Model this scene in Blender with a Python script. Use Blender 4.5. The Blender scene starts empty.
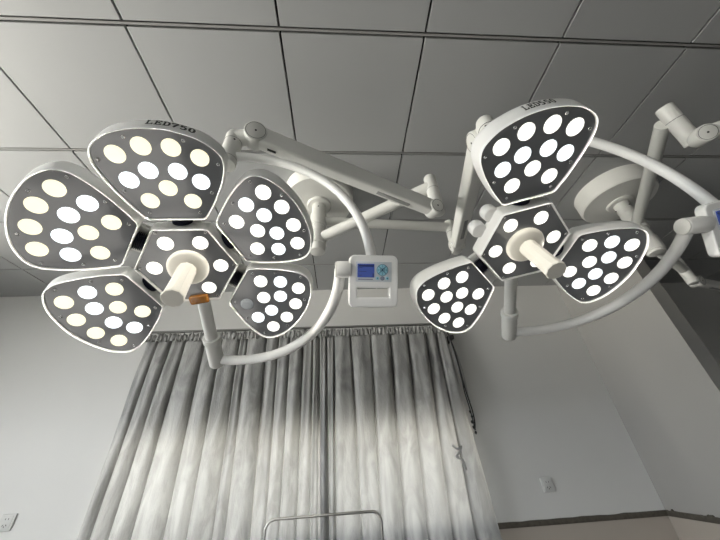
import bpy, bmesh, math, random
from mathutils import Vector, Matrix
random.seed(4)
PI = math.pi
SC = bpy.context.scene
COL = SC.collection

# ------------------------------------------------------------------ materials
def mat(name, col, rough=0.5, metal=0.0, coat=0.0, noise=0.0, nscale=8.0, bump=0.0, bscale=60.0,
        emit=None, estr=0.0, trans=0.0, ior=1.45, spec=0.5):
    m = bpy.data.materials.new(name); m.use_nodes = True
    nt = m.node_tree; b = nt.nodes['Principled BSDF']
    b.inputs['Base Color'].default_value = (*col, 1)
    b.inputs['Roughness'].default_value = rough
    b.inputs['Metallic'].default_value = metal
    b.inputs['Coat Weight'].default_value = coat
    b.inputs['IOR'].default_value = ior
    b.inputs['Specular IOR Level'].default_value = spec
    b.inputs['Transmission Weight'].default_value = trans
    if emit:
        b.inputs['Emission Color'].default_value = (*emit, 1)
        b.inputs['Emission Strength'].default_value = estr
    if noise > 0 or bump > 0:
        tc = nt.nodes.new('ShaderNodeTexCoord')
    if noise > 0:
        n = nt.nodes.new('ShaderNodeTexNoise'); n.inputs['Scale'].default_value = nscale
        n.inputs['Detail'].default_value = 4
        nt.links.new(tc.outputs['Object'], n.inputs['Vector'])
        mx = nt.nodes.new('ShaderNodeMix'); mx.data_type = 'RGBA'
        mx.inputs[6].default_value = (*[c * (1 - noise) for c in col], 1)
        mx.inputs[7].default_value = (*[min(1, c * (1 + noise)) for c in col], 1)
        nt.links.new(n.outputs['Fac'], mx.inputs[0])
        nt.links.new(mx.outputs[2], b.inputs['Base Color'])
    if bump > 0:
        n2 = nt.nodes.new('ShaderNodeTexNoise'); n2.inputs['Scale'].default_value = bscale
        nt.links.new(tc.outputs['Object'], n2.inputs['Vector'])
        bp = nt.nodes.new('ShaderNodeBump'); bp.inputs['Strength'].default_value = bump
        bp.inputs['Distance'].default_value = 0.004
        nt.links.new(n2.outputs['Fac'], bp.inputs['Height'])
        nt.links.new(bp.outputs['Normal'], b.inputs['Normal'])
    return m

M_WHITE = mat('lamp_white', (0.88, 0.875, 0.85), 0.38, coat=0.15, noise=0.02)
M_ARM = mat('arm_white', (0.74, 0.735, 0.70), 0.42, noise=0.02)
M_RIM = mat('rim_white', (0.93, 0.93, 0.92), 0.4)
M_FACE = mat('face_grey', (0.20, 0.206, 0.214), 0.10, noise=0.03, nscale=3, ior=1.85)
M_WARM = mat('led_warm', (0.5, 0.48, 0.4), 0.3, emit=(1.0, 0.96, 0.74), estr=0.98)
M_NEUT = mat('led_neutral', (0.9, 0.9, 0.88), 0.3, emit=(1.0, 0.98, 0.90), estr=1.25)
M_COOL = mat('led_cool', (0.9, 0.92, 0.95), 0.3, emit=(0.92, 0.98, 1.0), estr=1.35)
M_OFF = mat('led_off', (0.50, 0.54, 0.57), 0.12, coat=0.8, bump=0.8, bscale=160)
M_SCREW = mat('screw_steel', (0.6, 0.6, 0.6), 0.2, metal=1.0)
M_RUBBER = mat('bellows_black', (0.012, 0.012, 0.03), 0.45)
M_HANDLE = mat('handle_ivory', (0.80, 0.77, 0.69), 0.4, noise=0.02)
M_AMBER = mat('amber_plastic', (0.32, 0.125, 0.018), 0.2, coat=0.5, noise=0.3, nscale=60)
M_INK = mat('ink_black', (0.012, 0.012, 0.012), 0.5)
M_DARK = mat('dark_gap', (0.03, 0.03, 0.03), 0.6)
M_PANEL = mat('panel_white', (0.92, 0.92, 0.91), 0.35)
M_PLATE = mat('panel_plate', (0.70, 0.74, 0.78), 0.4)
M_SCREEN = mat('screen_blue', (0.03, 0.05, 0.20), 0.2, emit=(0.08, 0.12, 0.36), estr=0.42)
M_SCRLINE = mat('screen_line', (0.02, 0.03, 0.12), 0.3)
M_CYAN = mat('key_cyan', (0.35, 0.68, 0.80), 0.4)
M_NAVY = mat('key_navy', (0.03, 0.09, 0.17), 0.4)
M_GREYK = mat('key_grey', (0.25, 0.27, 0.36), 0.4)
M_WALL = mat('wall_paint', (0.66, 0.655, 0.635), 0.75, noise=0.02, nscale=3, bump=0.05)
M_WALLD = mat('wall_bounce_cut', (0.12, 0.12, 0.12), 0.7, noise=0.03, nscale=3)  # unseen walls darkened to cut bounce light on the right
M_WALLP = mat('wall_paint_shaded', (0.37, 0.36, 0.34), 0.75, noise=0.02, nscale=3, bump=0.05)  # wall colour darkened to put the partition's shade into it
M_TILEWALL = mat('wainscot_beige', (0.42, 0.375, 0.325), 0.45, noise=0.05, nscale=4)
M_RAIL = mat('rail_brown', (0.085, 0.075, 0.06), 0.5, noise=0.5, nscale=40, bump=0.4)
M_CEIL = mat('ceiling_tile', (0.40, 0.405, 0.405), 0.55, noise=0.03, nscale=2.0)
M_STRIP = mat('ceiling_strip', (0.30, 0.30, 0.29), 0.5)
M_BACK = mat('ceiling_void', (0.03, 0.03, 0.028), 0.8)
M_FLOOR = mat('floor_vinyl', (0.095, 0.095, 0.095), 0.4, noise=0.08, nscale=2)
M_OUTLET = mat('outlet_plastic', (0.58, 0.58, 0.56), 0.4)
M_CHROME = mat('rod_steel', (0.42, 0.41, 0.39), 0.3, metal=1.0)
M_FRAME = mat('window_frame', (0.75, 0.75, 0.75), 0.4)
M_CORD = mat('cord_black', (0.03, 0.03, 0.03), 0.8)
M_RAILM = mat('curtain_rail', (0.18, 0.18, 0.17), 0.45)

def glass_mat():
    m = bpy.data.materials.new('window_glass'); m.use_nodes = True
    nt = m.node_tree; nt.nodes.clear()
    o = nt.nodes.new('ShaderNodeOutputMaterial'); t = nt.nodes.new('ShaderNodeBsdfTransparent')
    g = nt.nodes.new('ShaderNodeBsdfGlossy'); g.inputs['Roughness'].default_value = 0.02
    x = nt.nodes.new('ShaderNodeMixShader'); x.inputs[0].default_value = 0.08
    nt.links.new(t.outputs[0], x.inputs[1]); nt.links.new(g.outputs[0], x.inputs[2]); nt.links.new(x.outputs[0], o.inputs[0])
    return m
M_GLASS = glass_mat()

def cloth_mat():
    m = bpy.data.materials.new('curtain_satin'); m.use_nodes = True
    nt = m.node_tree; b = nt.nodes['Principled BSDF']; o = nt.nodes['Material Output']
    tc = nt.nodes.new('ShaderNodeTexCoord')
    mp = nt.nodes.new('ShaderNodeMapping'); mp.inputs['Scale'].default_value = (4.5, 4.5, 1.3)
    n = nt.nodes.new('ShaderNodeTexNoise'); n.inputs['Scale'].default_value = 2.2; n.inputs['Detail'].default_value = 5
    n.inputs['Distortion'].default_value = 1.2
    nt.links.new(tc.outputs['Object'], mp.inputs[0]); nt.links.new(mp.outputs[0], n.inputs['Vector'])
    cr = nt.nodes.new('ShaderNodeValToRGB')
    cr.color_ramp.elements[0].position = 0.38; cr.color_ramp.elements[0].color = (0.21, 0.209, 0.203, 1)
    cr.color_ramp.elements[1].position = 0.64; cr.color_ramp.elements[1].color = (0.39, 0.387, 0.376, 1)
    nt.links.new(n.outputs['Fac'], cr.inputs[0]); nt.links.new(cr.outputs[0], b.inputs['Base Color'])
    b.inputs['Roughness'].default_value = 0.42; b.inputs['Sheen Weight'].default_value = 0.3
    w = nt.nodes.new('ShaderNodeTexNoise'); w.inputs['Scale'].default_value = 26; w.inputs['Detail'].default_value = 3
    nt.links.new(mp.outputs[0], w.inputs['Vector'])
    bp = nt.nodes.new('ShaderNodeBump'); bp.inputs['Strength'].default_value = 0.35; bp.inputs['Distance'].default_value = 0.01
    nt.links.new(w.outputs['Fac'], bp.inputs['Height']); nt.links.new(bp.outputs[0], b.inputs['Normal'])
    t = nt.nodes.new('ShaderNodeBsdfTranslucent'); t.inputs[0].default_value = (0.62, 0.61, 0.58, 1)
    x = nt.nodes.new('ShaderNodeMixShader'); x.inputs[0].default_value = 0.05
    nt.links.new(b.outputs[0], x.inputs[1]); nt.links.new(t.outputs[0], x.inputs[2]); nt.links.new(x.outputs[0], o.inputs[0])
    return m
M_CLOTH = cloth_mat()

# ------------------------------------------------------------------ mesh helpers
class MB:
    """Collects vertices and faces of one mesh."""
    def __init__(s): s.v = []; s.f = []; s.mi = []
    def add(s, vs, fs, m=0):
        k = len(s.v); s.v += [tuple(p) for p in vs]
        s.f += [tuple(i + k for i in f) for f in fs]; s.mi += [m] * len(fs)
        return s
    def loft(s, rings, close=True, cap0=True, cap1=True, m=0):
        n = len(rings[0]); vs = [p for r in rings for p in r]; fs = []
        for a in range(len(rings) - 1):
            for i in range(n if close else n - 1):
                j = (i + 1) % n
                fs.append((a * n + i, a * n + j, (a + 1) * n + j, (a + 1) * n + i))
        if cap0: fs.append(tuple(reversed(range(n))))
        if cap1: fs.append(tuple(range((len(rings) - 1) * n, len(rings) * n)))
        return s.add(vs, fs, m)
    def revolve(s, p0, d, prof, seg=32, m=0):
        """prof: (radius, height along d)"""
        d = Vector(d).normalized(); p0 = Vector(p0)
        a = d.orthogonal().normalized(); b = d.cross(a)
        rings = [[p0 + d * h + (a * math.cos(t) + b * math.sin(t)) * max(r, 1e-5)
                  for t in (2 * PI * i / seg for i in range(seg))] for r, h in prof]
        return s.loft(rings, m=m)
    def cyl(s, p0, p1, r, bev=0.003, seg=28, m=0, r1=None):
        p0 = Vector(p0); p1 = Vector(p1); L = (p1 - p0).length; r1 = r if r1 is None else r1
        bev = min(bev, r * .5, r1 * .5, L * .4)
        q = bev * .3
        return s.revolve(p0, p1 - p0, [(r - bev, 0), (r - q, q), (r, bev), (r1, L - bev), (r1 - q, L - q), (r1 - bev, L)], seg, m)
    def tube(s, pts, r, seg=18, m=0, rr=None):
        pts = [Vector(p) for p in pts]; n = len(pts); rings = []
        t0 = (pts[1] - pts[0]).normalized(); a = t0.orthogonal().normalized()
        for i, p in enumerate(pts):
            t = (pts[min(i + 1, n - 1)] - pts[max(i - 1, 0)]).normalized()
            a = (a - t * a.dot(t)).normalized(); b = t.cross(a)
            ri = rr[i] if rr else r
            rings.append([p + (a * math.cos(x) + b * math.sin(x)) * ri for x in (2 * PI * k / seg for k in range(seg))])
        return s.loft(rings, m=m)
    def box(s, c, size, R=None, bev=0.0, m=0):
        bm = bmesh.new(); bmesh.ops.create_cube(bm, size=1)
        bmesh.ops.scale(bm, vec=size, verts=bm.verts)
        if bev: bmesh.ops.bevel(bm, geom=bm.edges[:], offset=bev, segments=3, affect='EDGES', profile=.5)
        R = R or Matrix.Identity(3); c = Vector(c)
        bm.verts.index_update()
        s.add([R @ v.co + c for v in bm.verts], [[v.index for v in f.verts] for f in bm.faces], m); bm.free()
        return s
    def build(s, name, mats, parent=None, smooth=True, angle=38):
        me = bpy.data.meshes.new(name); me.from_pydata(s.v, [], s.f); 
        mats = mats if isinstance(mats, (list, tuple)) else [mats]
        for mm in mats: me.materials.append(mm)
        for p, i in zip(me.polygons, s.mi): p.material_index = i
        bm = bmesh.new(); bm.from_mesh(me); bmesh.ops.recalc_face_normals(bm, faces=bm.faces[:]); bm.to_mesh(me); bm.free()
        if smooth:
            for p in me.polygons: p.use_smooth = True
            me.set_sharp_from_angle(angle=math.radians(angle))
        return link(name, me, parent)

def link(name, data, parent=None):
    o = bpy.data.objects.new(name, data); COL.objects.link(o)
    if parent: o.parent = parent
    return o
def empty(name, mw=None, label=None, cat=None, group=None):
    o = link(name, None); o.empty_display_size = .1
    if mw is not None: o.matrix_world = mw
    tag(o, label, cat, group); return o
def tag(o, label, cat, group=None):
    o['label'] = label; o['category'] = cat
    if group: o['group'] = group
    return o
def struct(o): o['kind'] = 'structure'; return o
def rot(x, y, z):
    """matrix with the given column axes"""
    return Matrix((x, y, z)).transposed()
def fr(xa, za):
    """frame with x along xa and z near za"""
    x = Vector(xa).normalized(); z = Vector(za); z = (z - x * z.dot(x)).normalized()
    return rot(x, z.cross(x), z)
def rrect(w, h, r, n=8, cx=0, cy=0):
    out = []
    for k, (sx, sy) in enumerate(((1, 1), (-1, 1), (-1, -1), (1, -1))):
        for i in range(n + 1):
            t = PI / 2 * (k + i / n)
            out.append((cx + sx * (w / 2 - r) + r * math.cos(t), cy + sy * (h / 2 - r) + r * math.sin(t)))
    return out
def smooth_path(pts, per=8):
    """Catmull-Rom through the points"""
    P = [Vector(p) for p in pts]; P = [2 * P[0] - P[1]] + P + [2 * P[-1] - P[-2]]; out = []
    for i in range(1, len(P) - 2):
        for k in range(per):
            t = k / per; a, b, c, d = P[i - 1:i + 3]
            out.append(.5 * ((2 * b) + (c - a) * t + (2 * a - 5 * b + 4 * c - d) * t * t + (3 * b - a - 3 * c + d) * t ** 3))
    out.append(P[-2]); return out

# ------------------------------------------------------------------ room
ZC = 2.98          # ceiling height
YB = 2.61          # back wall
XL, XR, YF = -3.45, 4.9, -3.2

def slab(name, lo, hi, m, holes=None):
    mb = MB(); c = [(a + b) / 2 for a, b in zip(lo, hi)]; mb.box(c, [b - a for a, b in zip(lo, hi)])
    return struct(mb.build(name, m, smooth=False))
slab('floor', (XL - .15, YF - .15, -.12), (XR + .15, YB + .2, 0), M_FLOOR)

# ceiling: separate metal panels with dark gaps between, under a slab
TX, TY, X0, Y0 = .6, .563, -.828, .468
mb = MB()
mb.box(((XL + XR) / 2, (YF + YB) / 2, ZC + .10), (XR - XL + .3, YB - YF + .35, .12), m=1)
for i in range(-6, 11):
    for j in range(-8, 5):
        xa, xb = X0 + i * TX + .0045, X0 + (i + 1) * TX - .0045
        ya, yb = Y0 + j * TY + .0105, Y0 + (j + 1) * TY - .0105
        xa, xb = max(xa, XL + .001), min(xb, XR - .001); ya, yb = max(ya, YF + .001), min(yb, YB - .001)
        if xb - xa < .02 or yb - ya < .02: continue
        dz = random.uniform(-.0008, .0008)
        mb.box(((xa + xb) / 2, (ya + yb) / 2, ZC + .01 + dz), (xb - xa, yb - ya, .02), bev=.0015)
for j in range(-7, 5):
    y = Y0 + j * TY
    if YF < y < YB - .02: mb.box(((XL + XR) / 2, y, ZC + .012), (XR - XL - .004, .0085, .016), m=2)
struct(mb.build('ceiling', [M_CEIL, M_BACK, M_STRIP], smooth=False))

def wall_with_hole(name, axis, pos, th, u0, u1, z0, z1, hole, m):
    """wall slab whose room face is at pos, with one rectangular opening (ua, ub, za, zb)"""
    ua, ub, za, zb = hole; mb = MB()
    for (a, b, c, d) in ((u0, ua, z0, z1), (ub, u1, z0, z1), (ua, ub, z0, za), (ua, ub, zb, z1)):
        if axis == 'y': mb.box(((a + b) / 2, pos + th / 2, (c + d) / 2), (b - a, abs(th), d - c))
        else: mb.box((pos + th / 2, (a + b) / 2, (c + d) / 2), (abs(th), b - a, d - c))
    return struct(mb.build(name, m, smooth=False))
HB = (-1.64, .98, .98, 1.72)
wall_with_hole('wall_back', 'y', YB, .2, XL - .15, XR + .15, 0, ZC + .02, HB, M_WALL)
HL = (-.5, 1.3, 1.6, 2.92)
wall_with_hole('wall_left', 'x', XL, -.15, YF - .15, YB, 0, ZC + .02, HL, M_WALL)
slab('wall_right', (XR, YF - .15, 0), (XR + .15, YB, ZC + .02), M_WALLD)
HF = (-3.0, -.8, .9, 2.2)
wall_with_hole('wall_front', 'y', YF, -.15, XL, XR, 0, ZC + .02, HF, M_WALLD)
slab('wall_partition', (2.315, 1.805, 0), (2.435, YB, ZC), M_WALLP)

def window(name, axis, pos, hole, muls):
    ua, ub, za, zb = hole; mb = MB(); t = .05; e = .002
    def bar(a, b, c, d):
        if axis == 'y': mb.box(((a + b) / 2, pos, (c + d) / 2), (b - a, .06, d - c), bev=.004)
        else: mb.box((pos, (a + b) / 2, (c + d) / 2), (.06, b - a, d - c), bev=.004)
    bar(ua + e, ub - e, za + e, za + t); bar(ua + e, ub - e, zb - t, zb - e)
    bar(ua + e, ua + t, za + t, zb - t); bar(ub - t, ub - e, za + t, zb - t)
    for k in range(1, muls):
        c = ua + (ub - ua) * k / muls; bar(c - .025, c + .025, za + t, zb - t)
    w = struct(mb.build(name, M_FRAME, smooth=False))
    g = MB()
    if axis == 'y': g.box(((ua + ub) / 2, pos, (za + zb) / 2), (ub - ua - .06, .006, zb - za - .06))
    else: g.box((pos, (ua + ub) / 2, (za + zb) / 2), (.006, ub - ua - .06, zb - za - .06))
    g.build('pane', M_GLASS, w, smooth=False)
window('window_1', 'y', YB + .12, HB, 3)
window('window_2', 'x', XL - .09, HL, 3)
window('window_3', 'y', YF - .09, HF, 3)

# dado rail and wainscot
def strip(name, lo, hi, m): return slab(name, lo, hi, m)
ZR = 1.09
mb = MB()
xs = [1.9 + .0 * k for k in range(1)]
N = 90
def rail_run(p0, p1, nrm, name):
    mb = MB(); p0 = Vector(p0); p1 = Vector(p1); nrm = Vector(nrm); rings = []
    for k in range(N + 1):
        p = p0.lerp(p1, k / N); j = random.uniform(-.003, .003) if random.random() < .3 else 0
        top = .012 + j + (.008 if random.random() < .06 else 0)
        rings.append([p + Vector((0, 0, -.02)), p + nrm * .014 + Vector((0, 0, -.02)), p + nrm * .018 + Vector((0, 0, -.004)), p + nrm * .012 + Vector((0, 0, top)), p + Vector((0, 0, top))])
    mb.loft(rings); return struct(mb.build(name, M_RAIL))
rail_run((XL + .02, YB, ZR), (2.315, YB, ZR), (0, -1, 0), 'trim_1')
rail_run((2.315, YB - .019, ZR), (2.315, 1.805, ZR), (-1, 0, 0), 'trim_2')
slab('trim_3', (XL + .02, YB - .006, .001), (2.308, YB - .0005, ZR - .021), M_TILEWALL)
slab('trim_4', (2.308, 1.805, .001), (2.3145, YB - .007, ZR - .021), M_TILEWALL)

# socket plates on the back wall
def outlet(x, z, label):
    y = YB
    o = empty('wall_outlet', Matrix.Translation((x, y, z)), label, 'outlet', 'socket plates on the back wall')
    mb = MB(); mb.box((0, -.006, 0), (.088, .012, .088), bev=.004); mb.build('plate', M_OUTLET, o)
    mb = MB(); mb.box((0, -.0125, 0), (.064, .004, .066), bev=.0015); mb.build('socket_insert', M_OUTLET, o)
    for (dx, dz, w, h, a) in ((-.009, .018, .003, .009, 0), (.009, .018, .003, .009, 0), (-.010, -.014, .003, .010, .6), (.010, -.014, .003, .010, -.6), (0, -.022, .003, .009, 0)):
        mb = MB(); mb.box((dx, -.0146, dz), (w, .002, h), R=Matrix.Rotation(a, 3, 'Y')); mb.build('slot', M_INK, o, smooth=False)
outlet(1.5, 1.292, 'pale square socket plate on the wall between curtain and wall corner')
outlet(-2.19, 1.292, 'pale square socket plate low on the wall left of the curtain')

# ------------------------------------------------------------------ curtains
YC = 2.50
ZT = 2.505
def lerp(a, b, t): return a + (b - a) * t
def curtain(label, top, bot, z1, seed, tuck=False):
    rnd = random.Random(seed)
    o = empty('curtain', Matrix.Translation(((top[0] + top[-1]) / 2, YC, ZT)), label, 'curtain', 'grey curtains on the window rail')
    org = Vector(o.location); n = len(top) - 1; per = 22; nz = 70
    amp = [rnd.uniform(.038, .06) for _ in range(n)]; skew = [rnd.uniform(.7, 1.5) for _ in range(n)]
    ph = [rnd.uniform(0, 6) for _ in range(n)]
    rings = []
    for k in range(nz + 1):
        z = lerp(ZT - .045, z1, k / nz); dz = ZT - z
        t = (2.48 - z) / 1.3
        row = []
        for i in range(n):
            a0 = lerp(top[i], bot[i], t); a1 = lerp(top[i + 1], bot[i + 1], t)
            for q in range(per):
                s = .5 - .5 * math.cos(PI * q / per)
                x = lerp(a0, a1, s)
                w = abs(math.sin(PI * s ** skew[i])) ** .42
                A = amp[i] * (.45 + .55 * min(1, dz / .35)) * (a1 - a0) / .17
                A = min(A, .10)
                slit = .022 * (math.exp(-(s * (a1 - a0) / .006) ** 2) + math.exp(-((1 - s) * (a1 - a0) / .006) ** 2))
                y = YC + .02 + slit - A * w + .006 * math.sin(dz * 7 + ph[i]) * w + .004 * math.sin(3 * PI * s + dz * 3 + ph[i])
                if tuck and i == n - 1: y = max(y + .05 * min(1, s * 4), YC + .055)
                row.append(Vector((x, y, z)) - org)
        row.append(Vector((lerp(top[n], bot[n], t), YC + (.062 if tuck else .042), z)) - org)
        rings.append(row)
    mb = MB(); mb.loft(rings, close=False, cap0=False, cap1=False)
    p = mb.build('drape', M_CLOTH, o, angle=75)
    # gathered heading: narrow ruffles
    rings = []; xa, xb = top[0] - .005, (top[-2] - .006 if tuck else top[-1] + .005); nr = int((xb - xa) / .008)
    offs = [rnd.uniform(-1, 1) for _ in range(nr + 1)]; hh = [rnd.uniform(-.012, .014) for _ in range(nr + 1)]
    for k in range(9):
        s = k / 8; row = []
        for i in range(nr + 1):
            x = lerp(xa, xb, i / nr)
            pin = .35 + .65 * abs(s - .55) * 1.8
            y = YC - .016 + (.012 * math.sin(i * 1.9 + 2.2 * math.sin(i * .31)) + .007 * offs[i]) * pin
            z = lerp(ZT + hh[i], ZT - .062 + .6 * hh[i], s)
            row.append(Vector((x + .004 * math.sin(s * 5 + i), y, z)) - org)
        rings.append(row)
    mb = MB(); mb.loft(rings, close=False, cap0=False, cap1=False)
    hd = mb.build('gathered_heading', M_CLOTH, o, angle=70)
    return o
TOPX = [-1.66, -1.565, -1.455, -1.344, -1.179, -1.03, -.888, -.82, -.656, -.55, -.449, -.335, -.252, -.20, -.12]
BOTX = [-1.66, -1.58, -1.46, -1.332, -1.136, -.99, -.834, -.76, -.604, -.51, -.421, -.31, -.225, -.170, -.09]
c_l = curtain('left grey satin curtain panel, gathered at the top, under the five-petal lamp', TOPX, BOTX, .06, 1, True)
TOPX = [-.190, -.13, -.063, .085, .268, .443, .602, .771, .87, .955]
BOTX = [-.160, -.10, -.053, .114, .249, .398, .548, .712, .86, 1.02]
c_r = curtain('right grey satin curtain panel, gathered at the top, beside the dark cord', TOPX, BOTX, .06, 2)
# small stitched tuck with a drooping tail on the right panel
mb = MB()
mb.tube(smooth_path([(.79, 2.425, 1.57), (.815, 2.405, 1.545), (.845, 2.41, 1.56), (.83, 2.41, 1.53), (.80, 2.415, 1.50), (.835, 2.41, 1.475), (.85, 2.42, 1.42)]), .008, seg=8)
t = mb.build('fabric_knot', M_CLOTH, c_r); t.matrix_parent_inverse = Matrix.Translation(-Vector(c_r.location)); 
# rail
r = empty('curtain_rail', Matrix.Translation((-.35, YC + .01, ZT + .022)), 'thin dark curtain rail along the wall above both curtains', 'curtain rail')
mb = MB(); mb.box((0, -.002, .008), (2.72, .028, .014), bev=.003); mb.build('track', M_RAILM, r)
for x in (-1.25, -.62, .02, .65, 1.24):
    mb = MB(); mb.box((x, .05, .012), (.02, .098, .012), bev=.002); mb.box((x, .0965, .012), (.02, .005, .05), bev=.001); mb.build('bracket', M_RAILM, r)
# black cord at the right edge
cd = empty('curtain_tieback', Matrix.Translation((.985, 2.5, 2.40)), 'dark looped curtain cord hanging down the right edge of the curtain', 'curtain cord')
def rel(o, pts): return [Vector(p) - Vector(o.location) for p in pts]
mb = MB(); mb.box((.0, .055, 0), (.035, .108, .05), bev=.004); mb.box((.012, -.005, .0), (.03, .03, .035), bev=.004); mb.build('hook', M_CORD, cd)
mb = MB()
mb.tube(smooth_path(rel(cd, [(.955, 2.49, 2.47), (.97, 2.485, 2.40), (.985, 2.47, 2.25), (.992, 2.47, 2.08), (1.005, 2.48, 1.92), (1.022, 2.49, 1.80), (1.02, 2.49, 1.72), (1.005, 2.485, 1.66)])), .0055, seg=8)
mb.tube(smooth_path(rel(cd, [(.965, 2.48, 2.40), (.978, 2.462, 2.22), (.984, 2.46, 2.05), (.985, 2.465, 1.93), (1.0, 2.475, 1.80), (1.008, 2.485, 1.66)])), .005, seg=8)
mb.build('cord', M_CORD, cd)
mb = MB()
rings = []
for k in range(13):
    s = k / 12; p = Vector((.975, 2.49, 2.38)).lerp(Vector((1.028, 2.5, 1.86)), s) - Vector(cd.location)
    w = .022 * math.sin(PI * min(1, s + .08)) + .002
    rings.append([p + Vector((-w, 0, 0)), p + Vector((0, -.004, 0)), p + Vector((w, .002, 0)), p + Vector((0, .005, 0))])
mb.loft(rings); mb.build('tie_band', M_CLOTH, cd)
for k in range(5):
    mb = MB(); mb.revolve(rel(cd, [(1.0 + .006 * math.sin(k * 2), 2.483, 1.80 - .036 * k)])[0], (0, 0, -1), [(.002, 0), (.008, .005), (.009, .012), (.004, .022), (.001, .024)], 12); mb.build('tassel_bead', M_CORD, cd)

# bent wire frame in front of the curtain, standing on the floor
wf = empty('wire_frame_stand', Matrix.Translation((-.07, 1.3, 0)), 'bent steel wire frame standing in front of the curtain bottom', 'wire stand')
def wl(p): return Vector(p) - Vector((-.07, 1.3, 0))
path = [(-.262, 1.3, .03), (-.262, 1.3, 1.325)] + [(-.262 + .03 * (1 - math.cos(a)), 1.3, 1.325 + .03 * math.sin(a)) for a in (.3, .7, 1.1, 1.57)]
path += [(.097, 1.3, 1.357)] + [(.097 + .03 * math.sin(a), 1.3, 1.327 + .03 * math.cos(a)) for a in (.4, .8, 1.2, 1.57)] + [(.127, 1.3, 1.28), (.127, 1.3, .03)]
mb = MB(); mb.tube([wl(p) for p in path], .0042, seg=12); mb.build('bent_rod', M_CHROME, wf)
for x in (-.262, .127):
    mb = MB(); mb.tube([wl((x, 1.05, .014)), wl((x, 1.55, .014))], .0135, seg=12); mb.cyl(wl((x, 1.3, .014)), wl((x, 1.3, .07)), .014); mb.build('foot_bar', M_CHROME, wf)

# ------------------------------------------------------------------ surgical lamps
S = .9
HALF = [(.157, .066), (.162, .0745), (.172, .0815), (.205, .102), (.255, .1265), (.295, .140), (.318, .1425), (.337, .1375), (.353, .124), (.371, .098), (.383, .064), (.390, .028), (.3915, 0)]
half = smooth_path([(a, b, 0) for a, b in HALF], 5)
OUT0 = [(p.x * S, -p.y * S) for p in half] + [(p.x * S, p.y * S) for p in reversed(half[:-1])]   # ccw seen from the light side
OUT = None
DH = .1454 * S             # hinge distance from the hub axis
TILT = math.radians(9.0)
RH = .1475 * S
LEDP = [(.3284, .0910), (.3503, .0318), (.2654, .0819), (.2916, .0328), (.246, 0), (.2095, .0510)]
def leds():
    out = []
    for k, (u, w) in enumerate(LEDP):
        for sgn in ((1, -1) if w else (1,)): out.append((u * S, -w * S * sgn, k))
    return out
def offset(poly, d):
    n = len(poly); out = []
    for i in range(n):
        a = Vector(poly[i - 1]); b = Vector(poly[(i + 1) % n]); t = (b - a).normalized(); nn = Vector((t.y, -t.x))
        out.append((poly[i][0] + nn.x * d(poly[i]), poly[i][1] + nn.y * d(poly[i])))
    return out
def ring(poly, z): return [Vector((x, y, z)) for x, y in poly]
OUT = offset(OUT0, lambda p: .0002)
def petal_mesh():
    tipw = lambda p: .30 + .70 * max(0, min(1, (p[0] / S - .157) / .18))
    def off(base, flare): return offset(OUT, lambda p: base + flare * tipw(p))
    mb = MB()
    mb.loft([ring(off(-.0005, 0), -.004), ring(off(0, 0), .0010), ring(off(.0007, 0), .0042), ring(off(.0016, 0), .0050), ring(off(.0025, 0), .0040), ring(off(.0032, .0004), -.0015),
             ring(off(.0040, .0008), -.013), ring(off(.0045, .0018), -.026), ring(off(.0048, .0024), -.038), ring(off(.0030, .0020), -.047),
             ring(off(-.004, 0), -.0545), ring(off(-.030, 0), -.060)])
    return mb
mp_ = petal_mesh(); _o = mp_.build('petal', [M_WHITE]); PETAL = _o.data; bpy.data.objects.remove(_o)
# rim lighter than the body
PETAL.materials.append(M_RIM)
for p in PETAL.polygons:
    if p.center.z > -.003 and abs(p.normal.z) < 2 and len(p.vertices) == 4 and p.center.z > -.0015: p.material_index = 1
_mb = MB(); _mb.loft([ring(offset(OUT, lambda p: -.0008), -.0035), ring(offset(OUT, lambda p: -.0008), -.0008)]); _o = _mb.build('face_plate', M_FACE, smooth=False)
FACE = _o.data; bpy.data.objects.remove(_o)
def disc_mesh(name, r, h, m, seg=36):
    mb = MB(); mb.revolve((0, 0, 0), (0, 0, 1), [(r, 0), (r, h * .5), (r * .97, h * .8), (r * .8, h), (r * .3, h * 1.15), (.0001, h * 1.2)], seg)
    o = mb.build(name, m); d = o.data; bpy.data.objects.remove(o); return d
RL = .0214 * S
LENS = {k: disc_mesh('led_lens', RL, .0016, m) for k, m in (('w', M_WARM), ('n', M_NEUT), ('c', M_COOL), ('o', M_OFF))}
def screw_mesh():
    mb = MB(); mb.revolve((0, 0, 0), (0, 0, 1), [(.0043, 0), (.0043, .0006), (.0036, .0016), (.0022, .0023), (.0014, .0012), (.0001, .0011)], 14)
    o = mb.build('screw', M_SCREW); d = o.data; bpy.data.objects.remove(o); return d
SCREW = screw_mesh()
PSCR = [(.1745, .062), (.235, .1025), (.314, .131), (.3685, .062)]

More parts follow.
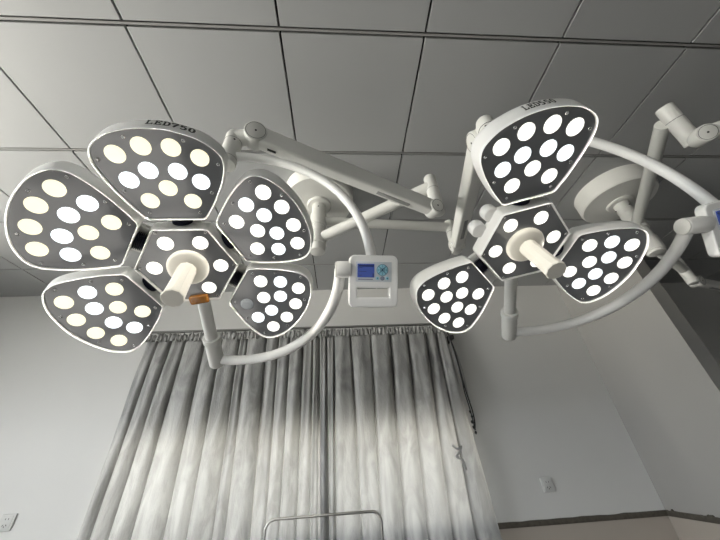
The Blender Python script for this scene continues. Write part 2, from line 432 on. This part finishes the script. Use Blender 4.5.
# lettering: polylines in a unit box, laid on the side of the petal
GLYPH = {
 'L': [[(.05, .97), (.48, .97)], [(.26, .95), (.26, .05)], [(.05, .04), (.92, .04)], [(.90, .02), (.90, .28)]],
 'E': [[(.05, .97), (.88, .97)], [(.26, .95), (.26, .05)], [(.05, .04), (.92, .04)], [(.26, .52), (.66, .52)], [(.88, .74), (.88, .98)], [(.92, .02), (.92, .28)], [(.66, .38), (.66, .66)]],
 'D': [[(.05, .97), (.55, .97), (.80, .86), (.92, .66), (.92, .36), (.80, .14), (.55, .04), (.05, .04)], [(.26, .95), (.26, .05)], [(.84, .75), (.88, .5), (.84, .25)]],
 '7': [[(.10, .74), (.12, .95), (.90, .95)], [(.90, .93), (.62, .55), (.46, .28), (.40, .03)], [(.82, .80), (.56, .45), (.48, .2)]],
 '5': [[(.82, .95), (.24, .95), (.20, .56)], [(.20, .54), (.50, .64), (.78, .52), (.86, .32), (.72, .10), (.42, .03), (.14, .12)]],
 '0': [[(.50, .98), (.24, .86), (.14, .5), (.24, .14), (.50, .02), (.76, .14), (.86, .5), (.76, .86), (.50, .98)], [(.20, .7), (.19, .3)], [(.81, .7), (.82, .3)]],
}
def lettering(text, w0, w1, za, zb):
    """text on the outer wall of the petal between tangential positions w0..w1 (metres, to the viewer's right), z from za (bottom, near the face) to zb"""
    tipw = lambda p: .30 + .70 * max(0, min(1, (p[0] / S - .157) / .18))
    prof = [(-.0015, .0033, .0004), (-.013, .0040, .0008), (-.026, .0045, .0018), (-.038, .0048, .0024), (-.047, .0030, .0020)]
    rings = [(z, offset(OUT, lambda p, b=b, f=f: b + f * tipw(p))) for z, b, f in prof]
    def surf(w, z):
        for (z0, r0), (z1, r1) in zip(rings, rings[1:]):
            if z1 <= z <= z0 or (z1, r1) == (rings[-1]):
                t = (z0 - z) / (z0 - z1)
                pts = []
                for r in (r0, r1):
                    best = None
                    n = len(r)
                    for i in range(n):
                        a, b = r[i], r[(i + 1) % n]
                        if a[0] < .30 * S: continue
                        if (a[1] + w) * (b[1] + w) <= 0 and a[1] != b[1]:
                            q = (-w - a[1]) / (b[1] - a[1]); best = (a[0] + (b[0] - a[0]) * q, -w); nx = Vector((b[1] - a[1], a[0] - b[0])).normalized()
                    pts.append(Vector((*best, 0))); 
                p = pts[0].lerp(pts[1], t); p.z = z
                return p, Vector((abs(nx.x), nx.y if nx.x > 0 else -nx.y, .0))
    mb = MB(); n = len(text); cw = (w1 - w0) / n
    for k, ch in enumerate(text):
        for pl in GLYPH[ch]:
            for a, b in zip(pl, pl[1:]):
                A = Vector(a); B = Vector(b); d = (B - A)
                if d.length < 1e-6: continue
                dn = d.normalized(); steps = 3
                horiz = abs(dn.x) > .8
                th = (.105 if horiz else .165) * (1.15 if ch.isdigit() else 1)
                nn = Vector((-dn.y, dn.x)) * th * .8
                A2 = A - dn * .03; B2 = B + dn * .03
                vs = []
                for st in range(steps + 1):
                    c = A2.lerp(B2, st / steps)
                    for sg in (-1, 1):
                        q = c + nn * sg
                        w = w0 + (k + .06 + .86 * q.x) * cw; z = lerp(za, zb, q.y)
                        p, nr = surf(w, z); vs.append(p + nr * .0007)
                mb.add(vs, [(2 * i, 2 * i + 1, 2 * i + 3, 2 * i + 2) for i in range(steps)])
    return mb

def lamp(C, M, slots, hl, pdy, proll, dgap, label, text, tw, ecol, ang, arc1, arc2, panel, indicator, K, off_led=None, lobes=False):
    mw = Matrix.Translation(C) @ M.to_4x4()
    L = empty('hanging_surgical_lamp', mw, label, 'surgical lamp', 'petal-shaped operating lamps')
    inv = mw.inverted()
    def loc(p): return inv @ Vector(p)
    # hub
    hexo = []
    for k in range(6):
        a = math.radians(120 + 60 * k); c = Vector((RH * math.cos(a), RH * math.sin(a)))
        for dlt in (-.06, 0, .06):
            e = Vector((RH * math.cos(a + dlt * 1.2), RH * math.sin(a + dlt * 1.2))) if dlt else c
            q = e if not dlt else c.lerp(Vector((RH * math.cos(a + math.copysign(PI / 3, dlt)), RH * math.sin(a + math.copysign(PI / 3, dlt)))), .05)
            hexo.append((q.x * (1 if dlt else .985), q.y * (1 if dlt else .985)))
    def ho(d): return offset(hexo, lambda p: d)
    mb = MB()
    mb.loft([ring(ho(-.0075), -.004), ring(ho(-.0072), .0010), ring(ho(-.0062), .0046), ring(ho(-.0048), .0052), ring(ho(-.0036), .0040), ring(ho(-.003), -.002), ring(ho(.001), -.02), ring(ho(.001), -.042), ring(ho(-.006), -.052), ring(ho(-.04), -.058)])
    hub = mb.build('hub_housing', [M_WHITE, M_RIM], L)
    for p in hub.data.polygons:
        if p.center.z > -.0015 and len(p.vertices) == 4: p.material_index = 1
    mb = MB(); mb.loft([ring(ho(-.0078), -.0035), ring(ho(-.0078), -.0006)]); mb.build('face_plate', M_FACE, hub, smooth=False)
    for k in range(6):
        a = math.radians(120 + 60 * k)
        o = link('led_lens', LENS['n'], hub); o.location = (.0915 * S * math.cos(a), .0915 * S * math.sin(a), -.0006)
        o = link('screw', SCREW, hub); o.location = (.130 * S * math.cos(a), .130 * S * math.sin(a), -.0006)
    # back boss and hinge covers
    mb = MB(); mb.revolve((0, 0, -.057), (0, 0, -1), [(.085, 0), (.085, .012), (.078, .022), (.05, .028)], 36); mb.build('back_boss', M_ARM, L)
    if lobes:
        mb = MB()
        for a, rr in ((128, .140), (152, .143)):
            c = Vector((rr * S * math.cos(math.radians(a)), rr * S * math.sin(math.radians(a)), -.030))
            mb.cyl(c, c + Vector((0, 0, -.04)), .022, .006)
        mb.build('hinge_cover', M_WHITE, L)
    # handle
    mb = MB()
    mb.revolve((0, 0, 0), (0, 0, 1), [(.024, .016), (.0235, .03), (.0230, .09), (.0238, hl - .017), (.0256, hl - .006), (.0256, hl - .003), (.0242, hl), (.0001, hl + .0005)], 10)
    h = mb.build('handle', M_HANDLE, L, angle=25)
    mb = MB(); mb.revolve((0, 0, -.001), (0, 0, 1), [(.052, 0), (.0525, .006), (.050, .012), (.044, .016), (.026, .0185), (.001, .0185)], 48); mb.build('handle_flange', M_HANDLE, h)
    # petals
    for sl in slots:
        a = math.radians(90 + 60 * sl)
        e = Vector((math.cos(a), math.sin(a), 0)); t = Vector((-math.sin(a), math.cos(a), 0)); zz = Vector((0, 0, 1))
        X = e * math.cos(TILT) + zz * math.sin(TILT); Zp = X.cross(t)
        R3 = rot(X, t, Zp)
        org = e * DH - R3 @ Vector((DH, 0, 0))
        p = link('petal', PETAL, L); p.matrix_local = Matrix.Translation(org) @ R3.to_4x4()
        link('face_plate', FACE, p)
        sl_ = bpy.data.lights.new('led_light', 'SPOT'); sl_.energy = 1.2; sl_.spot_size = PI; sl_.spot_blend = 0; sl_.shadow_soft_size = 0; sl_.color = (1.0, .95, .86)
        so_ = link('led_light', sl_, p); so_.matrix_local = Matrix.Translation((.275 * S, 0, .0028)) @ Matrix.Rotation(PI, 4, 'X')
        for n_, (u, w, kind) in enumerate(leds()):
            key = ecol(sl, kind, n_)
            o = link('led_lens', LENS[key], p); o.location = (u, w, -.0008)
            if key == 'o': o['label'] = 'unlit clear lens'
        for (u, w) in PSCR[:4]:
            for sg in (1, -1):
                o = link('screw', SCREW, p); o.location = (u * S, w * S * sg, -.0008)
        if sl == 0:
            b = lettering(text, *tw).build('lettering', M_INK, p, smooth=False); b['label'] = 'black printed model lettering on the white side'
        # bellows between hub and petal
        mb = MB(); prof = []
        n = 9
        for k in range(n):
            h0 = .036 * k / n
            prof += [(.0190, h0), (.0245, h0 + .0013), (.0245, h0 + .0021), (.0190, h0 + .0034)]
        mb.revolve(e * (RH * .866 - .006) + Vector((0, 0, -.036)) + t * .0, e + zz * .08, prof, 24); mb.build('bellows', M_RUBBER, L)
        # hinge bracket behind the bellows
        mb = MB(); mb.box(e * (.150 * S) + Vector((0, 0, -.052)), (.10, .085, .012), R=rot(e, t, zz), bev=.004); mb.build('hinge_bracket', M_ARM, L)
    # amber tab
    if indicator:
        mb = MB(); mb.box(Vector(indicator), (.052, .028, .016), R=Matrix.Rotation(ang, 3, 'Z'), bev=.006)
        for k in range(4): mb.box(Vector(indicator) + Matrix.Rotation(ang, 3, 'Z') @ Vector((-.015 + .01 * k, 0, .007)), (.004, .016, .003), R=Matrix.Rotation(ang, 3, 'Z'), bev=.001)
        o = mb.build('amber_tab', M_AMBER, L); o['label'] = 'amber translucent tab at the hub edge'
    # pivot post and sleeve, along the lamp's own -y
    zo = -.065
    mb = MB(); mb.cyl((0, -.06, zo), (0, -.36, zo), .0195); mb.build('pivot_post', M_ARM, L)
    mb = MB(); mb.revolve((0, -.316, zo), (0, -1, 0), [(.020, 0), (.0285, .0), (.0295, .003), (.0295, .019), (.0285, .022), (.0262, .024), (.0262, .128), (.0245, .131), (.001, .132)], 32); mb.build('pivot_sleeve', M_ARM, L)
    # arms
    mb = MB(); mb.tube([loc(p) for p in arc2], .0165, seg=20); mb.build('lower_arm', M_WHITE, L)
    mb = MB(); mb.tube([loc(p) for p in arc1], .0158, seg=20); mb.build('upper_arm', M_WHITE, L)
    # control panel on the arm
    E, ex, nrm, size = panel
    ex = Vector(ex).normalized(); nrm = Vector(nrm); nrm = (nrm - ex * nrm.dot(ex)).normalized(); yy = nrm.cross(ex)
    PM = Matrix.Translation(loc(Vector(E) + yy * pdy)) @ (inv.to_3x3() @ rot(ex, yy, nrm) @ Matrix.Rotation(proll, 3, 'Z')).to_4x4()
    def child(mb_, name, m, parent, **k):
        o = mb_.build(name, m, parent, **k); return o
    def panel_body():
        cu = bpy.data.curves.new('panel', 'CURVE'); cu.dimensions = '2D'; cu.fill_mode = 'BOTH'; cu.extrude = .010; cu.bevel_depth = .0045; cu.bevel_resolution = 3
        outer = rrect(.126 * size, .132 * size, .012); 
        outer = [(x, y + (.004 * (1 - (x / (.063 * size)) ** 2) if y > 0.03 else 0)) for x, y in outer]
        hole = rrect(.096 * size, .034 * size, .004, cy=-.031 * size)
        for poly in (outer, hole):
            sp = cu.splines.new('POLY'); sp.points.add(len(poly) - 1); sp.use_cyclic_u = True
            for pt, (x, y) in zip(sp.points, poly): pt.co = (x, y, 0, 1)
        ob = bpy.data.objects.new('panel_curve', cu); COL.objects.link(ob)
        bpy.context.view_layer.update()
        me = bpy.data.meshes.new_from_object(ob.evaluated_get(bpy.context.evaluated_depsgraph_get()))
        bpy.data.objects.remove(ob); bpy.data.curves.remove(cu)
        me.materials.clear(); me.materials.append(M_PANEL)
        for p in me.polygons: p.use_smooth = True
        me.set_sharp_from_angle(angle=math.radians(35))
        return me
    pn = link('control_panel', panel_body(), L); pn.matrix_local = PM
    zf = .0146; q = size
    def pb(name, c, sz, m, bev=.0008, zt=.0012, lab=None):
        mb = MB(); mb.box((c[0] * q, c[1] * q, zf + zt / 2 - .0003), (sz[0] * q, sz[1] * q, zt), bev=min(bev, zt * .4)); o = mb.build(name, m, pn)
        if lab: o['label'] = lab
        return o
    pb('keypad_plate', (0, .026), (.098, .054), M_PLATE, zt=.0008)
    sc = pb('screen', (-.0215, .029), (.046, .037), M_SCREEN, zt=.0022, lab='small blue lit screen')
    mb = MB()
    for k, (xx, ww) in enumerate(((-.036, .010), (-.030, .020), (-.036, .010))):
        mb.box((xx * q, (.037 - .0105 * k) * q, zf + .0021), (ww * q, .0016 * q, .0006))
    mb.box((-.0215 * q, .0415 * q, zf + .0021), (.042 * q, .004 * q, .0006)); mb.box((-.002 * q, .017 * q, zf + .0021), (.003 * q, .010 * q, .0006))
    mb.build('screen_text', M_SCRLINE, sc, smooth=False)
    pb('caption_strip', (-.0225, .0055), (.040, .0032), M_GREYK)
    cx, cy = .0235, .031
    mb = MB(); mb.revolve((cx * q, cy * q, zf), (0, 0, 1), [(.0160 * q, 0), (.0160 * q, .0014), (.0150 * q, .0018), (.0001, .0018)], 36); ring_ = mb.build('dial_pad', M_CYAN, pn)
    mb = MB()
    for k in range(4):
        a0 = PI / 4 + k * PI / 2
        mb.box((cx * q + .0095 * q * math.cos(a0), cy * q + .0095 * q * math.sin(a0), zf + .0020), (.010 * q, .0014 * q, .0005), R=Matrix.Rotation(a0, 3, 'Z'))
    n = 40
    for rr, wd in ((.0152, .0010), (.0056, .0012)):
        vs = []; fs = []
        for k in range(n):
            t = 2 * PI * k / n
            vs += [Vector((cx * q + (rr + s * wd) * q * math.cos(t), cy * q + (rr + s * wd) * q * math.sin(t), zf + .0022)) for s in (-.5, .5)]
            fs.append((2 * k, 2 * k + 1, (2 * k + 3) % (2 * n), (2 * k + 2) % (2 * n)))
        mb.add(vs, fs)
    mb.revolve((cx * q, cy * q, zf + .0016), (0, 0, 1), [(.0034 * q, 0), (.0034 * q, .0008), (.0001, .0009)], 18)
    for k in range(4):
        a0 = k * PI / 2; mb.box((cx * q + .0108 * q * math.cos(a0), cy * q + .0108 * q * math.sin(a0), zf + .0020), (.0028 * q, .0018 * q, .0005), R=Matrix.Rotation(a0, 3, 'Z'))
    mb.build('dial_marks', M_NAVY, pn, smooth=False)
    for xx, m, rr in ((.010, M_CYAN, .0046), (.0235, M_GREYK, .0060), (.037, M_CYAN, .0046)):
        mb = MB(); mb.revolve((xx * q, .0085 * q, zf), (0, 0, 1), [(rr * q, 0), (rr * q, .0015), (rr * .8 * q, .0019), (.0001, .0019)], 20); o = mb.build('button', m, pn)
        if m is M_CYAN:
            mb = MB(); mb.revolve((xx * q, .0085 * q, zf + .0017), (0, 0, 1), [(.0018 * q, 0), (.0018 * q, .0008), (.0001, .0009)], 12); mb.build('button_mark', M_NAVY, pn)
    # pivot drum between panel and lower arm
    d = -ex
    p0 = Vector(E) + d * (.060 * size)
    mb = MB()
    A_ = loc(p0 - ex * .002); B_ = loc(p0 + d * (.044 + dgap))
    mb.cyl(A_, B_, .0245, .003, 32); dr = mb.build('pivot_drum', M_WHITE, L)
    mb = MB(); D_ = (B_ - A_).normalized(); mb.cyl(B_ - D_ * .001, B_ + D_ * .003, .0228, .0012, 32); mb.build('drum_cap', M_ARM, dr)
    return L

def arc_quarter(cc, a, b, n=26, p=2.0, t0=0.0, t1=PI / 2):
    """superellipse quarter from cc+a to cc+b"""
    out = []
    for k in range(n + 1):
        t = lerp(t0, t1, k / n)
        out.append(Vector(cc) + Vector(a) * math.cos(t) ** (2 / p) + Vector(b) * math.sin(t) ** (2 / p))
    return out

Z0 = 1.5
M1 = Matrix(((0.98249, 0.06625, 0.17414), (0.13698, -0.89039, -0.43409), (0.12629, 0.45035, -0.88388)))
M2 = Matrix(((0.96390, -0.26604, 0.01079), (-0.23785, -0.87855, -0.41422), (0.11968, 0.39671, -0.91011)))
C1 = Vector((-.4174, .6931, .4757 + Z0)); C2 = Vector((.5255, .6325, .4946 + Z0))
# lamp one
E1 = Vector((.098, .7237, .4757 + Z0)); K1 = Vector((-.405, .700, .968 + Z0))
ex1 = (E1 - C1).normalized()
cc = Vector((K1.x, K1.y, E1.z))
arc1 = arc_quarter(cc, (0, 0, K1.z - E1.z + .012), E1 - cc, p=2.25)
off = C1 + M1 @ Vector((0, 0, -.065))
drum1 = E1 - ex1 * (.060 * 1.16 + .028)
y1 = M1 @ Vector((0, 1, 0)); 
b1 = off - y1 * .425 + ex1 * .012
arc2 = arc_quarter(off, drum1 - off, b1 - off, p=2.0)
def ecol1(sl, kind, n):
    if sl == -2 and n == 9: return 'o'
    if sl in (-1, -2): return 'n' if kind in (0, 1, 4, 5) else 'c'
    return 'c' if kind in (2, 3) else 'w'
lamp(C1, M1, (0, 1, 2, -1, -2), .152, -.034, 0, 0, 'five-petal surgical lamp with pale grey faces and an amber tab, hanging before the curtain', 'LED750', (-.014, .080, -.013, -.034), ecol1,
     .12, arc1, arc2, (E1, ex1, (0, -.86, -.52), 1.08), (.010, -.107, .004), K1)
# lamp two
E2 = Vector((1.098, .561, .5126 + Z0)); K2 = Vector((.553, .594, .985 + Z0))
ex2 = (E2 - C2).normalized()
cc = Vector((K2.x, K2.y, E2.z))
arc1 = arc_quarter(cc, (0, 0, K2.z - E2.z + .012), E2 - cc, p=2.15)
off = C2 + M2 @ Vector((0, 0, -.065))
drum2 = E2 - ex2 * (.060 * 1.16 + .048)
y2 = M2 @ Vector((0, 1, 0))
b2 = off - y2 * .425 + ex2 * .012
arc2 = arc_quarter(off, drum2 - off, b2 - off, p=2.0)
def ecol2(sl, kind, n): return 'n' if sl == 2 else ('c' if kind in (2, 3) else 'n')
lamp(C2, M2, (0, 2, -2), .1425, -.012, .16, .024, 'three-petal surgical lamp with dark faces, nearer the bare wall', 'LED550', (-.030, .040, -.014, -.034), ecol2,
     0, arc1, arc2, (E2, ex2, (0, -.86, -.52), 1.08), None, K2, lobes=True)

# ------------------------------------------------------------------ ceiling mounts and support arms
def mount(name, x, y, zb, rad, label, zcol):
    o = empty(name, Matrix.Translation((x, y, ZC)), label, 'ceiling mount', 'ceiling mounts of the lamps')
    h = ZC - zb
    mb = MB(); mb.revolve((0, 0, .0), (0, 0, -1), [(rad * 1.005, 0), (rad * 1.005, .004), (rad, .006), (rad, h - .022), (rad * .985, h - .010), (rad * .95, h), (rad * .55, h + .006), (.06, h + .010)], 64); mb.build('canopy', M_ARM, o, angle=30)
    mb = MB(); mb.revolve((0, 0, -h - .004), (0, 0, -1), [(.076, 0), (.076, .012), (.070, .018), (.044, .020)], 40); mb.build('flange', M_ARM, o)
    mb = MB(); mb.cyl((0, 0, -h - .01), (0, 0, zcol - ZC), .043, .004, 32)
    for zz in (.10, .20):
        mb.revolve((0, 0, -h - zz), (0, 0, -1), [(.043, 0), (.0442, .001), (.0442, .004), (.043, .005)], 32)
    mb.build('column', M_ARM, o)
    for a in (0, 2.1, 4.2):
        mb = MB(); d = Vector((math.cos(a - 1.6), math.sin(a - 1.6), 0)); mb.cyl(d * .042 + Vector((0, 0, -h - .06)), d * .0455 + Vector((0, 0, -h - .06)), .004, .0005, 12); mb.build('screw', M_INK, o)
    return o
def support_arm(label, col, J, zj0, zj1, Jd, Kd, K, kz0, kz1, rt=.024, bw=.062, bh=.074, roll=.3, post=None):
    """extension arm from the column to the joint post at J, sprung arm from Jd to Kd, swivel shaft at K"""
    o = empty('support_arm', Matrix.Translation(col), label, 'support arm', 'jointed arms of the lamps')
    c0 = Vector(col)
    def R_(p): return Vector(p) - c0
    J = Vector(J); d = (J - c0).normalized()
    mb = MB(); mb.revolve((0, 0, -.045), (0, 0, 1), [(.0438, 0), (.0485, .001), (.0495, .004), (.0495, .086), (.0485, .089), (.0438, .09)], 36); mb.build('collar', M_ARM, o)
    mb = MB(); mb.tube([R_(c0 + d * .03), R_(c0.lerp(J, .3)), R_(c0.lerp(J, .8)), R_(J - d * .012)], rt, 24); mb.build('extension_arm', M_ARM, o)
    mb = MB(); pa, pb_ = (post or ((J.x, J.y, zj0), (J.x, J.y, zj1))); mb.cyl(R_(pa), R_(pb_), .031, .006, 32); jp = mb.build('joint_post', M_ARM, o)
    mb = MB(); mb.revolve(R_(Vector(pa).lerp(Vector(pb_), .62)), Vector(pb_) - Vector(pa), [(.031, 0), (.0318, .0008), (.0318, .002), (.031, .003)], 32); mb.build('seam_ring', M_STRIP, jp)
    if Kd is None: return o
    Jd = Vector(Jd); Kd = Vector(Kd); ax = (Kd - Jd).normalized(); up = Vector((0, 0, 1)); sd = ax.cross(up).normalized()
    if sd.dot(Jd - Vector((0, 0, Z0))) > 0: sd = -sd
    up = sd.cross(ax).normalized(); up = up if up.z > 0 else -up
    sd, up = (sd * math.cos(roll) - up * math.sin(roll)).normalized(), (up * math.cos(roll) + sd * math.sin(roll)).normalized()
    # tapered sprung arm with rounded section
    rings = []
    for s, k in ((0, .9), (.04, .95), (.5, 1), (.96, 1.0), (1.0, .95)):
        c = R_(Jd.lerp(Kd, s)); rings.append([c + sd * x * k + up * y * k * lerp(.86, 1, s) for x, y in rrect(bw, bh, .012, 4)])
    mb = MB(); mb.loft(rings); sa = mb.build('spring_arm', M_ARM, o)
    mb = MB(); c = R_(Jd.lerp(Kd, .25)) - up * bh * .45; mb.box(c, (.16, .02, .004), R=rot(ax, sd, ax.cross(sd)), bev=.001); mb.build('cover_strip', M_STRIP, sa)
    for P, r_, nm in ((Jd, .036, 'elbow_disc'), (Kd, .043, 'elbow_disc')):
        c = R_(P); mb = MB(); mb.cyl(c - sd * (bw / 2 + .004), c + sd * (bw / 2 + .004), r_, .006, 40); e = mb.build(nm, M_ARM, sa)
        for s_ in (1, -1):
            mb = MB(); mb.cyl(c + sd * s_ * (bw / 2 + .003), c + sd * s_ * (bw / 2 + .0046), .004, .0004, 12); mb.build('centre_screw', M_INK, sa)
            mb = MB(); q = c + sd * s_ * (bw / 2 + .0040); n = 40; vs = []; fs = []
            for k in range(n):
                t = 2 * PI * k / n; dv = ax * math.cos(t) + up * math.sin(t)
                vs += [q + dv * (r_ - .0075), q + dv * (r_ - .0062), q + dv * (r_ - .0075) + sd * s_ * .0005, q + dv * (r_ - .0062) + sd * s_ * .0005]
                b = 4 * k; e_ = 4 * ((k + 1) % n)
                fs += [(b + 2, b + 3, e_ + 3, e_ + 2), (b, b + 2, e_ + 2, e_), (b + 1, b + 3, e_ + 3, e_ + 1)]
            mb.add(vs, fs); mb.build('disc_groove', M_DARK, sa)
    # swivel shaft with a rounded elbow
    if K is not None:
        K = Vector(K)
        zt = Kd.z + .026
        mb = MB(); a_ = Vector((K.x, K.y, Kd.z - .006)); mb.tube([R_(a_), R_(a_.lerp(Kd, .5)), R_(Kd)], .031, 24); mb.build('elbow', M_ARM, o)
        mb = MB(); H = zt - kz0; mb.revolve(R_((K.x, K.y, kz0)), (0, 0, 1), [(.026, 0), (.0305, .0008), (.0315, .004), (.0325, H - .040), (.0322, H - .022), (.0290, H - .009), (.021, H - .002), (.0001, H)], 36); sh = mb.build('swivel_shaft', M_ARM, o)
        mb = MB(); mb.revolve(R_((K.x, K.y, kz0 + .028)), (0, 0, 1), [(.0312, 0), (.0321, .0006), (.0321, .0016), (.0312, .0022)], 32); mb.revolve(R_((K.x, K.y, zt - .062)), (0, 0, 1), [(.0320, 0), (.0331, .0006), (.0331, .0018), (.0320, .0024)], 32); mb.build('seam_ring', M_DARK, sh)
        dd = Vector((-K.x, -K.y, 0)).normalized(); mb = MB(); q = R_((K.x, K.y, zt - .075)) + dd * .0315
        mb.cyl(q, q + dd * .002, .004, .0004, 12); mb.build('grub_screw', M_INK, sh)
        mb = MB(); q = R_(Kd.lerp(Jd, .09)) - up * (bh * .5); mb.box(q, (.034, .012, .004), R=rot(ax, sd, ax.cross(sd)), bev=.001); mb.build('adjuster_slot', M_INK, sa)
    return o
COLX, COLY = -.1245, 1.3566
mount('lamp_mount', COLX, COLY - .02, 2.885, .218, 'round white ceiling mount behind the five-petal lamp', 2.505)
support_arm('jointed white arm holding the five-petal lamp, elbow at mid ceiling', (COLX, COLY - .02, 2.60), (.473, .992, 2.655), 2.468, 2.72,
            (.440, .962, 2.468), (-.322, .690, 2.592), K1, 2.425, 2.66, rt=.031)
support_arm('jointed arm with horizontal tube reaching the three-petal lamp', (COLX, COLY - .02, 2.742), (.7148, 1.4013, 2.742), 2.54, 2.785,
            (.705, 1.36, 2.565), (.560, .655, 2.535), K2, 2.455, 2.655, bw=.072, bh=.07, rt=.029)
mount('lamp_mount', 1.869, 1.30, 2.86, .2147, 'round ceiling mount behind the three-petal lamp', 2.44)
support_arm('jointed arm at the right picture edge below the ceiling, elbow up front', (1.869, 1.30, 2.66), (1.405, .64, 2.66), 2.56, 2.73,
            (1.470, .622, 2.532), (2.10, .27, 2.53), None, 0, 0, bw=.06, bh=.075, rt=.028, post=((1.484, .660, 2.540), (1.407, .606, 2.715)), roll=.5)
support_arm('low jointed arm behind the three-petal lamp arm, close to the back wall', (1.869, 1.30, 2.50), (2.40, 1.60, 2.51), 2.40, 2.60,
            (2.47, 1.63, 2.43), (3.35, 1.86, 2.42), None, 0, 0, bw=.06, bh=.06, rt=.03)

# ------------------------------------------------------------------ light
w = bpy.data.worlds.new('World'); SC.world = w; w.use_nodes = True
bg = w.node_tree.nodes['Background']; bg.inputs[0].default_value = (.93, .97, 1.0, 1); bg.inputs[1].default_value = 16.8
nt = w.node_tree; tcw = nt.nodes.new('ShaderNodeTexCoord'); sx = nt.nodes.new('ShaderNodeSeparateXYZ'); nt.links.new(tcw.outputs['Generated'], sx.inputs[0])
def mixc(fac, a, b):
    m = nt.nodes.new('ShaderNodeMix'); m.data_type = 'RGBA'; nt.links.new(fac, m.inputs[0])
    for k, v in ((6, a), (7, b)):
        if isinstance(v, tuple): m.inputs[k].default_value = (*v, 1)
        else: nt.links.new(v, m.inputs[k])
    return m.outputs[2]
def mapr(sock, a, b):
    m = nt.nodes.new('ShaderNodeMapRange'); m.inputs[1].default_value = a; m.inputs[2].default_value = b; nt.links.new(sock, m.inputs[0]); return m.outputs[0]
# bright overcast sky; added glow from below towards -X lights the ceiling, dimmed towards -Y
side = mapr(sx.outputs[1], -.75, -.35)
ground_glow = mixc(side, (.16, .16, .15), (2.45, 2.38, 2.16))
sky = mixc(side, (.95, .98, 1.0), (.82, .88, .94))
nt.links.new(mixc(mapr(sx.outputs[2], -.03, .02), ground_glow, sky), bg.inputs[0])
def portal(loc, rotm, sx, sy):
    ld = bpy.data.lights.new('window_portal', 'AREA'); ld.shape = 'RECTANGLE'; ld.size = sx; ld.size_y = sy
    ld.cycles.is_portal = True
    o = bpy.data.objects.new('window_portal', ld); COL.objects.link(o); o.matrix_world = Matrix.Translation(loc) @ rotm.to_4x4()
portal((XL - .14, (HL[0] + HL[1]) / 2, (HL[2] + HL[3]) / 2), rot((0, 1, 0), (0, 0, 1), (1, 0, 0)) @ Matrix.Rotation(PI, 3, 'X'), HL[1] - HL[0], HL[3] - HL[2])
portal(((HF[0] + HF[1]) / 2, YF - .14, (HF[2] + HF[3]) / 2), rot((1, 0, 0), (0, 0, 1), (0, -1, 0)), HF[1] - HF[0], HF[3] - HF[2])
portal(((HB[0] + HB[1]) / 2, YB + .19, (HB[2] + HB[3]) / 2), rot((1, 0, 0), (0, 0, -1), (0, 1, 0)), HB[1] - HB[0], HB[3] - HB[2])

added_sun = bpy.data.lights.new('added_sun', 'SUN'); added_sun.energy = 62; added_sun.angle = .012; added_sun.color = (1.0, .96, .90)  # added sunlight through the left window; its floor patch brightens the lamp faces
so = bpy.data.objects.new('added_sun', added_sun); COL.objects.link(so); so.location = (-8, .4, 7)
so.rotation_euler = Vector((.71, .02, -.70)).to_track_quat('-Z', 'Y').to_euler()

# ------------------------------------------------------------------ camera
cam = bpy.data.cameras.new('camera'); co = bpy.data.objects.new('camera', cam); COL.objects.link(co)
cam.sensor_fit = 'HORIZONTAL'; cam.sensor_width = 36; cam.lens = 292.905 / 720 * 36; cam.clip_start = .02
right = (0.9975233, -0.0480996, -0.0513194); up = (0.0163867, -0.5506220, 0.8345938); fwd = Vector((0.0684012, 0.8333678, 0.5484701))
co.matrix_world = Matrix.Translation((0, 0, Z0)) @ rot(right, up, -fwd).to_4x4()
SC.camera = co
SC.view_settings.view_transform = 'Standard'; SC.view_settings.look = 'None'; SC.view_settings.gamma = 1; SC.view_settings.use_curve_mapping = False
SC.view_settings.exposure = 0.0
SC.cycles.use_denoising = True
SC.cycles.max_bounces = 10; SC.cycles.diffuse_bounces = 6; SC.cycles.transparent_max_bounces = 16
SC.cycles.sample_clamp_indirect = 6
